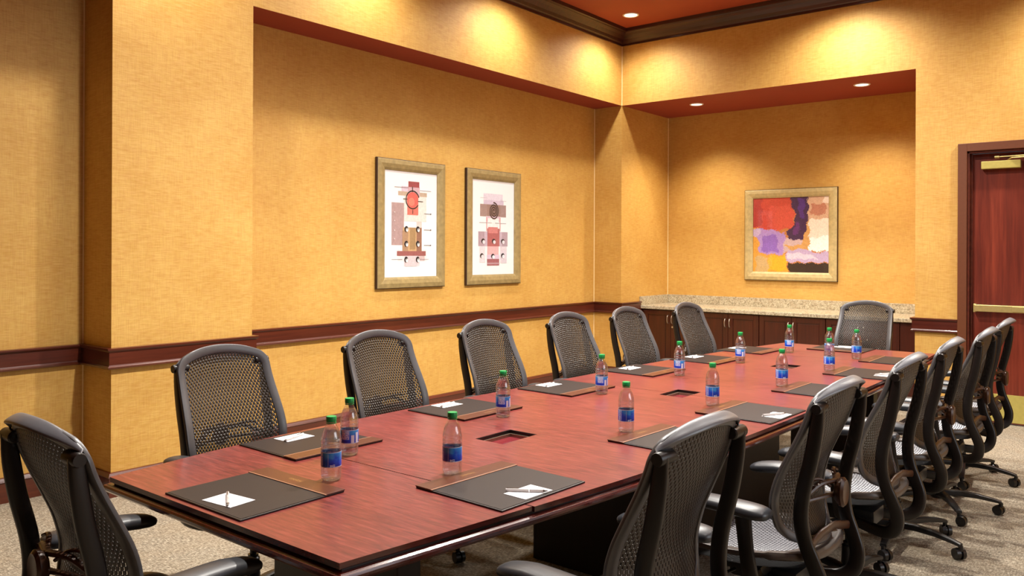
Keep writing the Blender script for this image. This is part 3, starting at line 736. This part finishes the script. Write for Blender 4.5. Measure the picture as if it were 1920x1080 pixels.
def make_chair():
    t = thing('office_chair', 'x', 'chair')
    # base
    bm = bmesh.new(); lathe(bm, [(0, .062), (.036, .062), (.044, .072), (.044, .105), (.034, .125), (.0, .125)], 20); link('base_hub', bm, M['black'], t, True)
    for k in range(5):
        a = 2 * PI * k / 5; d = Vector((math.cos(a), math.sin(a), 0)); s = Vector((-d.y, d.x, 0))
        bm = bmesh.new(); fr = []
        for r, z, wd, h in ((.02, .094, .026, .018), (.10, .100, .024, .017), (.20, .096, .021, .014), (.29, .082, .018, .011), (.325, .074, .016, .009)):
            fr.append((d * r + Vector((0, 0, z)), s, Vector((0, 0, 1)), wd, h))
        sweep(bm, fr, seg=10, pw=.6)
        lg = link('base_leg', bm, M['black'], t, True)
        bm = bmesh.new(); c = d * .322; tr = Vector((math.cos(a * 2.3 + 1), math.sin(a * 2.3 + 1), 0)); ax = Vector((-tr.y, tr.x, 0)); wc = c + tr * .012
        for sd in (-1, 1): cyl(bm, wc + ax * sd * .006 + Vector((0, 0, .029)), wc + ax * sd * .024 + Vector((0, 0, .029)), .0285, .026, 18)
        cyl(bm, wc - ax * .008 + Vector((0, 0, .029)), wc + ax * .008 + Vector((0, 0, .029)), .02, seg=12)
        cyl(bm, c + Vector((0, 0, .045)), c + Vector((0, 0, .072)), .011, seg=10)
        link('caster', bm, M['wheel'], lg, True)
    bm = bmesh.new(); lathe(bm, [(0, .12), (.03, .12), (.027, .21), (.022, .215), (.022, .225), (.014, .226), (.014, .345), (0, .345)], 20); link('gas_column', bm, M['chrome'], t, True)
    bm = bmesh.new(); box(bm, -.075, .075, -.12, .13, .335, .40, bev=.015); box(bm, -.16, .16, -.02, .04, .385, .425, bev=.01); box(bm, -.05, .05, -.16, -.10, .35, .39, bev=.008)
    cyl(bm, (-.11, .02, .36), (.11, .02, .36), .024, seg=16); cyl(bm, (.11, -.08, .375), (.215, -.10, .372), .006, seg=8); cyl(bm, (-.11, -.05, .375), (-.20, -.06, .372), .006, seg=8)
    link('tilt_mechanism', bm, M['black'], t, True)
    # seat
    bm = bmesh.new()
    rim(bm, SS, lambda s, q: (.030 if q > .2 else .030 + .016 * (1 - q / .2), .011 + (.005 if q < .15 else 0), -.004), .30)
    se = link('seat', bm, M['seat_rim'], t, 50)
    bm = bmesh.new()
    for i in range(14):
        pass
    V, F = [], []
    N_ = 10
    for j in range(N_ + 1):
        for i in range(N_ + 1):
            s, q = -.93 + 1.86 * i / N_, .04 + .9 * j / N_; p = SS(s, q); V.append((p.x, p.y, p.z - .035))
    for j in range(N_):
        for i in range(N_): a = j * (N_ + 1) + i; F.append((a, a + 1, a + N_ + 2, a + N_ + 1))
    from_py('seat_pan', V, F, M['black'], t, True)
    mk = lambda s, q: not (abs(s) > .74 and (q > .86 or q < .12) and (abs(s) - .74) / .2 + abs(abs(q - .5) - .36) / .12 > 1)
    V, F = cellmesh(SS, 27, 36, .92, .035, .955, .0058, .0032, .0042, 1 if frame_at(SS, 0, .5)[2].z > 0 else -1, mk)
    from_py('seat_mesh', V, F, M['seat_cells'], se, kind='stuff')
    # back
    sd = 1 if frame_at(BS, 0, .5)[2].y < 0 else -1
    def wf(s, q):
        if q > .93: return (.019, .0085, 0)
        return (.0195, .0085, 0) if q > .12 else (.017, .008, 0)
    bm = bmesh.new(); rim(bm, BS, wf, .17)
    # rolled top rail
    fr = []
    for i in range(33):
        s = -1.06 + 2.12 * i / 32; s0 = max(-1, min(1, s)); p = BS(s0, .99); A, B, N = frame_at(BS, s0 * .98, .97)
        p = p + Vector((.2 * (s - s0), .012 * abs(s - s0) / .06, -.010 * abs(s - s0) / .06))
        k = max(.12, 1 - max(0, abs(s) - .35) ** 2 * 1.75); q = p + Vector((0, .016 - .006 * abs(s), .005))
        U = Vector((0, -.82, .40)).normalized(); W2 = A.cross(U).normalized()
        fr.append((q, U, W2, .0215 * k, .0065 * (.4 + .6 * k)))
    nf = len(bm.faces); sweep(bm, fr, seg=14, pw=.85, mi=1)
    bk = link('backrest', bm, [M['plastic'], M['rail']], t, 50)
    mk2 = lambda s, q: not (abs(s) > .70 and (q > .90 or q < .10) and (abs(s) - .70) / .22 + abs(abs(q - .5) - .40) / .09 > 1)
    V, F = cellmesh(BS, 27, 42, .90, .035, .955, .0066, .0030, .0050, sd, mk2)
    from_py('backrest_mesh', V, F, M['cells'], bk, kind='stuff')
    # upright frames with knobs
    for s in (-1, 1):
        bm = bmesh.new()
        pts = [(.205, .250, 1.005, .8), (.205, .243, .93, .95), (.204, .226, .83, 1), (.202, .200, .72, 1.02), (.198, .192, .63, 1.02), (.192, .203, .56, 1.05), (.186, .228, .495, 1.08), (.178, .247, .435, 1.1),
               (.168, .238, .378, 1.15), (.15, .200, .348, 1.1), (.125, .14, .345, 1), (.10, .06, .355, .95), (.07, .0, .362, .9)]
        rod(bm, [(p[0] * s, p[1], p[2], p[3]) for p in pts], .0128, .0235, (1, 0, 0), 14, 5, .62)
        f = link('back_upright', bm, M['frame'], t, True)
        bm = bmesh.new(); fr = []
        for x, r in ((.158, .018), (.162, .0225), (.221, .0235), (.227, .0205)):
            fr.append((Vector((x * s, .250, 1.0)), Vector((0, 1, 0)), Vector((0, 0, 1)), r * .78, r * .78))
        sweep(bm, fr, seg=18, pw=1); link('pivot_knob', bm, M['frame'], f, 40)
    # lumbar bracket and disc
    bm = bmesh.new()
    for z, zz, r in ((.685, .725, .0075), (.665, .680, .0065)):
        for s in (-1, 1): rod(bm, [(.195 * s, .175, z), (.14 * s, .185, z + .01), (.08 * s, .21, zz), (0, .232, zz)], r, r * 1.5, (0, 0, 1), 8, 4)
    for s in (-1, 1): rod(bm, [(.03 * s, .225, .71), (.06 * s, .205, .735), (.10 * s, .190, .74), (.13 * s, .19, .73)], .005, .007, (0, 0, 1), 8, 4)
    lb = link('lumbar_bracket', bm, M['brown_plastic'], t, True)
    bm = bmesh.new(); fr = []
    for y, r in ((.222, .030), (.236, .044), (.248, .046), (.256, .038), (.253, .030)):
        fr.append((Vector((0, y + .012, .690)), Vector((1, 0, 0)), Vector((0, 0, 1)), r * .8, r * 1.1))
    sweep(bm, fr, seg=24, pw=1); link('lumbar_disc', bm, M['brown_plastic'], lb, 40)
    bm = bmesh.new()
    rod(bm, [(-.187, .218, .525), (-.13, .205, .535), (-.06, .205, .55), (0, .207, .552), (.06, .205, .55), (.13, .205, .535), (.187, .218, .525)], .015, .007, (0, 0, 1), 10, 3)
    link('lower_crossbar', bm, M['brown_plastic'], t, True)
    # arms
    for s in (-1, 1):
        bm = bmesh.new(); fr = []
        for k in range(17):
            f = .5 - .5 * math.cos(PI * k / 16); y = .120 - .310 * f; wd = .048 * (1 - abs(2 * f - 1) ** 7 * .25) * (1.06 - .16 * f)
            z = .652 + .004 * math.sin(PI * f) - .010 * max(0, f - .7) / .3
            th = .0235 * (1 - abs(2 * f - 1) ** 8 * .35) * (1.05 - .1 * f)
            fr.append((Vector(((.294 - .010 * f) * s, y, z)), Vector((1, 0, 0)), Vector((0, 0, 1)), wd, th))
        fr = [(fr[0][0] + Vector((0, .008, 0)), fr[0][1], fr[0][2], .026, .010)] + fr + [(fr[-1][0] - Vector((0, .008, 0)), fr[-1][1], fr[-1][2], .022, .009)]
        sweep(bm, fr, seg=16, pw=.85); ar = link('armrest', bm, M['arm'], t, 70)
        bm = bmesh.new(); rod(bm, [(.283 * s, .03, .645, 1.1), (.284 * s, .035, .60, 1), (.286 * s, .045, .52, .95), (.282 * s, .055, .45, 1), (.26 * s, .055, .41, 1), (.2 * s, .04, .395, 1), (.12 * s, .02, .39, 1)], .015, .027, (1, 0, 0), 12, 4, .7)
        link('arm_post', bm, M['frame'], ar, True)
    return t
CH = make_chair()
chairs = [  # x, y, rz, label
    (-2.232, 1.115, PI, 'mesh chair at the near head of the table, bottom left corner, seen from behind'),
    (-2.995, 1.995, PI / 2 - .02, 'wall-side mesh chair nearest the camera, facing the table below the left column'),
    (-2.99, 2.895, PI / 2 - .02, 'second wall-side mesh chair from the near end, left of the first framed print'),
    (-3.01, 3.78, PI / 2 - .02, 'third wall-side mesh chair from the near end, below the framed prints'),
    (-2.99, 4.63, PI / 2 - .02, 'fourth wall-side mesh chair from the near end, just left of the room corner'),
    (-2.96, 5.38, PI / 2 - .03, 'fifth wall-side mesh chair from the near end, just left of the cabinet handles'),
    (-2.87, 6.19, PI / 2 - .04, 'farthest wall-side mesh chair, in front of the leftmost niche cabinet'),
    (-2.07, 7.27, -.04, 'mesh chair at the far head of the table, facing the camera before the granite counter'),
    (-1.195, 1.985, -PI / 2 - .05, 'door-side mesh chair nearest the camera, its large back cut by the bottom edge'),
    (-1.115, 2.868, -PI / 2 - .04, 'second door-side mesh chair from the near end, silvery seat mesh showing'),
    (-1.10, 3.745, -PI / 2 - .02, 'third door-side mesh chair from the near end'),
    (-1.10, 4.565, -PI / 2 - .01, 'fourth door-side mesh chair from the near end, full star base showing on the carpet'),
    (-1.06, 5.33, -PI / 2 - .02, 'fifth door-side mesh chair from the near end, overlapping the door edge'),
    (-1.08, 6.15, -PI / 2 - .02, 'farthest door-side mesh chair, seen against the red-brown door')]
base_rot = [.3, .2, 1.0, .5, .9, .1, .4, .3, .7, .2, .5, None, .55, .2]
for i, (x, y, rz, lab) in enumerate(chairs):
    o = CH if i == 0 else copy_tree(CH)
    o.location = (x, y, 0); o.rotation_euler = (0, 0, rz); o['label'] = lab; o['category'] = 'chair'; o['group'] = 'mesh office chairs around the table'
    # swivel the star base of each chair differently
    br = base_rot[i]
    if br is None: br = math.atan2(4.20 - 4.56, -1.08 + 1.10) - rz
    for ch in list(o.children):
        if ch.name.split('.')[0] == 'base_leg': ch.rotation_euler = (0, 0, br)
        elif i in (8, 10) and ch.name.split('.')[0] == 'lumbar_bracket':      # two chairs have no lumbar fitting
            for g in list(ch.children): bpy.data.objects.remove(g)
            bpy.data.objects.remove(ch)

# ------------------------------------------------------------------ desk pads, paper, pens
def make_pad():
    t = thing('desk_pad', 'x', 'desk pad')        # local: x width, y depth (sitter at -y), z up from table
    add_part('leather_pad', [(-.205, .205, -.185, .185, 0, .0055)], M['leather_edge'], t, .002)
    add_part('writing_surface', [(-.198, .198, -.178, .115, .0055, .0063)], M['leather'], t, 0)
    st = add_part('top_band', [(-.206, .206, .116, .187, .0050, .0092)], M['strip'], t, .0015)
    add_part('band_binding', [(-.206, .206, .110, .117, .0055, .0088)], M['piping'], st, .0012)
    return t
def make_paper():
    bm = bmesh.new(); box(bm, -.066, .066, -.045, .045, 0, .0012); o = link('notepaper', bm, M['paper']); return o
def make_pen():
    t = thing('pen', 'x', 'pen')
    bm = bmesh.new(); cyl(bm, (-.062, 0, .005), (.01, 0, .005), .0048, .005, 12); cyl(bm, (.012, 0, .005), (.055, 0, .005), .005, .0046, 12); link('barrel', bm, M['pen'], t, True)
    bm = bmesh.new(); cyl(bm, (.055, 0, .005), (.070, 0, .0045), .0044, .0012, 12); link('pen_tip', bm, M['pen_tip'], t, True)
    bm = bmesh.new(); box(bm, -.060, -.022, -.001, .001, .0095, .0115); link('clip', bm, M['pen_tip'], t)
    return t
PAD, PAP, PEN = make_pad(), make_paper(), make_pen()
LP, RP = PI / 2, -PI / 2    # sitter side directions
# x, y, rz (local -y points at the sitter), scale, words, paper offset (x,y local), paper rot, pen offset, pen rot
pads = [
    (-2.225, 1.488, 0, 'at the near head of the table', (.02, -.105), .10, (.02, -.108), -.55),
    (-2.628, 2.012, -PI / 2 - .02, 'in front of the nearest wall-side chair', (.0, -.115), 0.05, (.012, -.10), .35),
    (-2.628, 2.915, -PI / 2 - .02, 'in front of the second wall-side chair', (.0, -.125), 0, (.01, -.112), .25),
    (-2.605, 3.725, -PI / 2 - .03, 'in front of the third wall-side chair', (.0, -.125), 0, (.01, -.11), .3),
    (-2.615, 4.60, -PI / 2 - .03, 'in front of the fourth wall-side chair', (.0, -.105), 0, (.012, -.095), .25),
    (-2.545, 5.37, -PI / 2 - .04, 'in front of the fifth wall-side chair', (-.03, -.12), 0, (-.02, -.112), .25),
    (-2.53, 6.10, -PI / 2 - .06, 'in front of the farthest wall-side chair', (-.02, -.12), 0, (-.01, -.11), .25),
    (-2.005, 6.62, PI - .02, 'at the far head of the table', (.02, -.115), 0, (.0, -.11), .2),
    (-1.685, 2.045, PI / 2 - .04, 'in front of the nearest door-side chair', (-.015, -.125), .0, (-.022, -.12), -.93),
    (-1.555, 2.985, PI / 2 - .04, 'half hidden behind the nearest door-side chair', (.0, -.125), 0, (0, -.12), -.6),
    (-1.545, 3.735, PI / 2 - .03, 'in front of the third door-side chair', (-.02, -.135), 0, (-.03, -.125), -.5),
    (-1.50, 4.56, PI / 2 - .02, 'half hidden behind the second door-side chair back', (0, -.125), 0, (0, -.12), -.4),
    (-1.495, 5.385, PI / 2 - .01, 'in front of the fourth door-side chair, beyond its back', (-.02, -.13), 0, (-.025, -.12), -.45),
    (-1.50, 6.15, PI / 2 + .0, 'nearest the far door-side corner of the table', (0, -.125), 0, (0, -.12), -.3)]
zp = T
for i, (x, y, rz, wd, po, pr, no, nr) in enumerate(pads):
    o = PAD if i == 0 else copy_tree(PAD); o.location = (x, y, zp); o.rotation_euler = (0, 0, rz)
    tag(o, 'leather desk pad ' + wd, 'desk pad', 'leather desk pads on the table')
    Rm = Matrix.Rotation(rz, 3, 'Z')
    p = PAP if i == 0 else PAP.copy()
    if i: C.objects.link(p)
    q = Rm @ Vector((po[0], po[1], 0)); p.location = (x + q.x, y + q.y, zp + .0064); p.rotation_euler = (0, 0, rz + pr)
    tag(p, 'white notepaper on the pad ' + wd, 'notepaper', 'notepaper on the desk pads')
    n = PEN if i == 0 else copy_tree(PEN)
    q = Rm @ Vector((no[0], no[1], 0)); n.location = (x + q.x, y + q.y, zp + .0078); n.rotation_euler = (0, 0, rz + nr)
    tag(n, 'pearly pen on the notepaper ' + wd, 'pen', 'pens on the desk pads')

# ------------------------------------------------------------------ water bottles
def make_bottle():
    t = thing('water_bottle', 'x', 'bottle')
    prof = [(0, .006), (.012, .004), (.020, .0), (.027, .001), (.0315, .006), (.033, .013), (.0335, .020), (.0322, .0235), (.0335, .027), (.0335, .033), (.0322, .0365), (.0335, .040), (.0335, .0455),
            (.0330, .047), (.0330, .0965), (.0335, .098), (.0335, .104), (.0320, .108), (.0335, .112), (.0335, .119), (.0322, .1225), (.0335, .126), (.0332, .134), (.0318, .144), (.0290, .155), (.0248, .166), (.0200, .176), (.0155, .1835), (.0132, .187), (.0128, .190)]
    bm = bmesh.new(); lathe(bm, prof + [(.0128, .204)], 28); bd = link('bottle_body', bm, M['pet'], t, 60)
    W_ = [(r - .0007, z + .0008) for r, z in prof if .0005 < r and z < .172]; W_[0] = (W_[0][0], W_[0][1])
    wl = .170; bm = bmesh.new(); lathe(bm, [(0, .0072)] + W_ + [(.0225, wl), (0, wl)], 28); link('water', bm, M['water'], t, 60)
    # label with UVs
    n = 36; V, F, UV = [], [], []
    for i in range(n + 1):
        a = 2 * PI * i / n
        for z in (.0470, .0965): V.append((.03375 * math.cos(a), .03375 * math.sin(a), z))
    for i in range(n): F.append((2 * i, 2 * i + 2, 2 * i + 3, 2 * i + 1))
    lb = from_py('label', V, F, M['label'], t, True); ul = lb.data.uv_layers.new(name='UVMap')
    for p in lb.data.polygons:
        for li in p.loop_indices:
            vi = lb.data.loops[li].vertex_index; ul.data[li].uv = ((vi // 2) / n, vi % 2)
    bm = bmesh.new(); seg = 40; rings = []
    for r, z in ((.0, .1925), (.0163, .1925), (.0166, .194), (.0166, .2085), (.0158, .2105), (0, .2110)):
        rings.append([bm.verts.new(((r * (1 + (.018 if (i % 2 and .193 < z < .209) else 0))) * math.cos(2 * PI * i / seg), (r * (1 + (.018 if (i % 2 and .193 < z < .209) else 0))) * math.sin(2 * PI * i / seg), z)) for i in range(seg)] if r else [bm.verts.new((0, 0, z))])
    for a, b in zip(rings, rings[1:]):
        for i in range(seg):
            j = (i + 1) % seg
            if len(a) == 1: bm.faces.new((a[0], b[j], b[i]))
            elif len(b) == 1: bm.faces.new((a[i], a[j], b[0]))
            else: bm.faces.new((a[i], a[j], b[j], b[i]))
    cp = link('cap', bm, M['cap'], t, 30)
    bm = bmesh.new(); lathe(bm, [(.0128, .187), (.0168, .1875), (.0168, .1895), (.0128, .190)], 28); link('neck_ring', bm, M['cap'], t, True)
    return t
BT = make_bottle()
bottles = [  # x, y, facing u of label, words
    (-2.165, 1.737, .32, 'nearest the camera, by the near-head desk pad'), (-2.380, 1.994, .70, 'just behind the nearest bottle'),
    (-1.905, 2.046, .34, 'standing alone at the corner of the nearest door-side desk pad'), (-2.384, 2.901, .66, 'by the second wall-side desk pad'),
    (-2.365, 3.709, .66, 'by the third wall-side desk pad'), (-1.787, 2.995, .27, 'between the first two cable wells on the door side'),
    (-2.346, 4.564, .68, 'by the fourth wall-side desk pad'), (-1.763, 3.782, .27, 'right of the middle cable well'),
    (-2.298, 5.366, .68, 'by the fifth wall-side desk pad'), (-1.713, 4.580, .27, 'just in front of the far cable well, door side'),
    (-2.245, 6.154, .64, 'below the third pair of cabinet handles, farthest on the wall side'), (-2.13, 6.42, .64, 'at the far head, half hidden by a nearer bottle'),
    (-1.695, 5.355, .27, 'hiding another bottle, by the fifth door-side desk pad'), (-1.741, 6.101, .27, 'in front of the far head chair')]
for i, (x, y, u, wd) in enumerate(bottles):
    o = BT if i == 0 else copy_tree(BT)
    if i == 11:     # along the ray through pixel 1553, farther back
        x, y = -1.937, 6.10 + .02
    view = math.atan2(-y, -x)
    o.location = (x, y, T); o.rotation_euler = (0, 0, view - 2 * PI * u)
    tag(o, 'green-capped water bottle ' + wd, 'bottle', 'water bottles on the table')
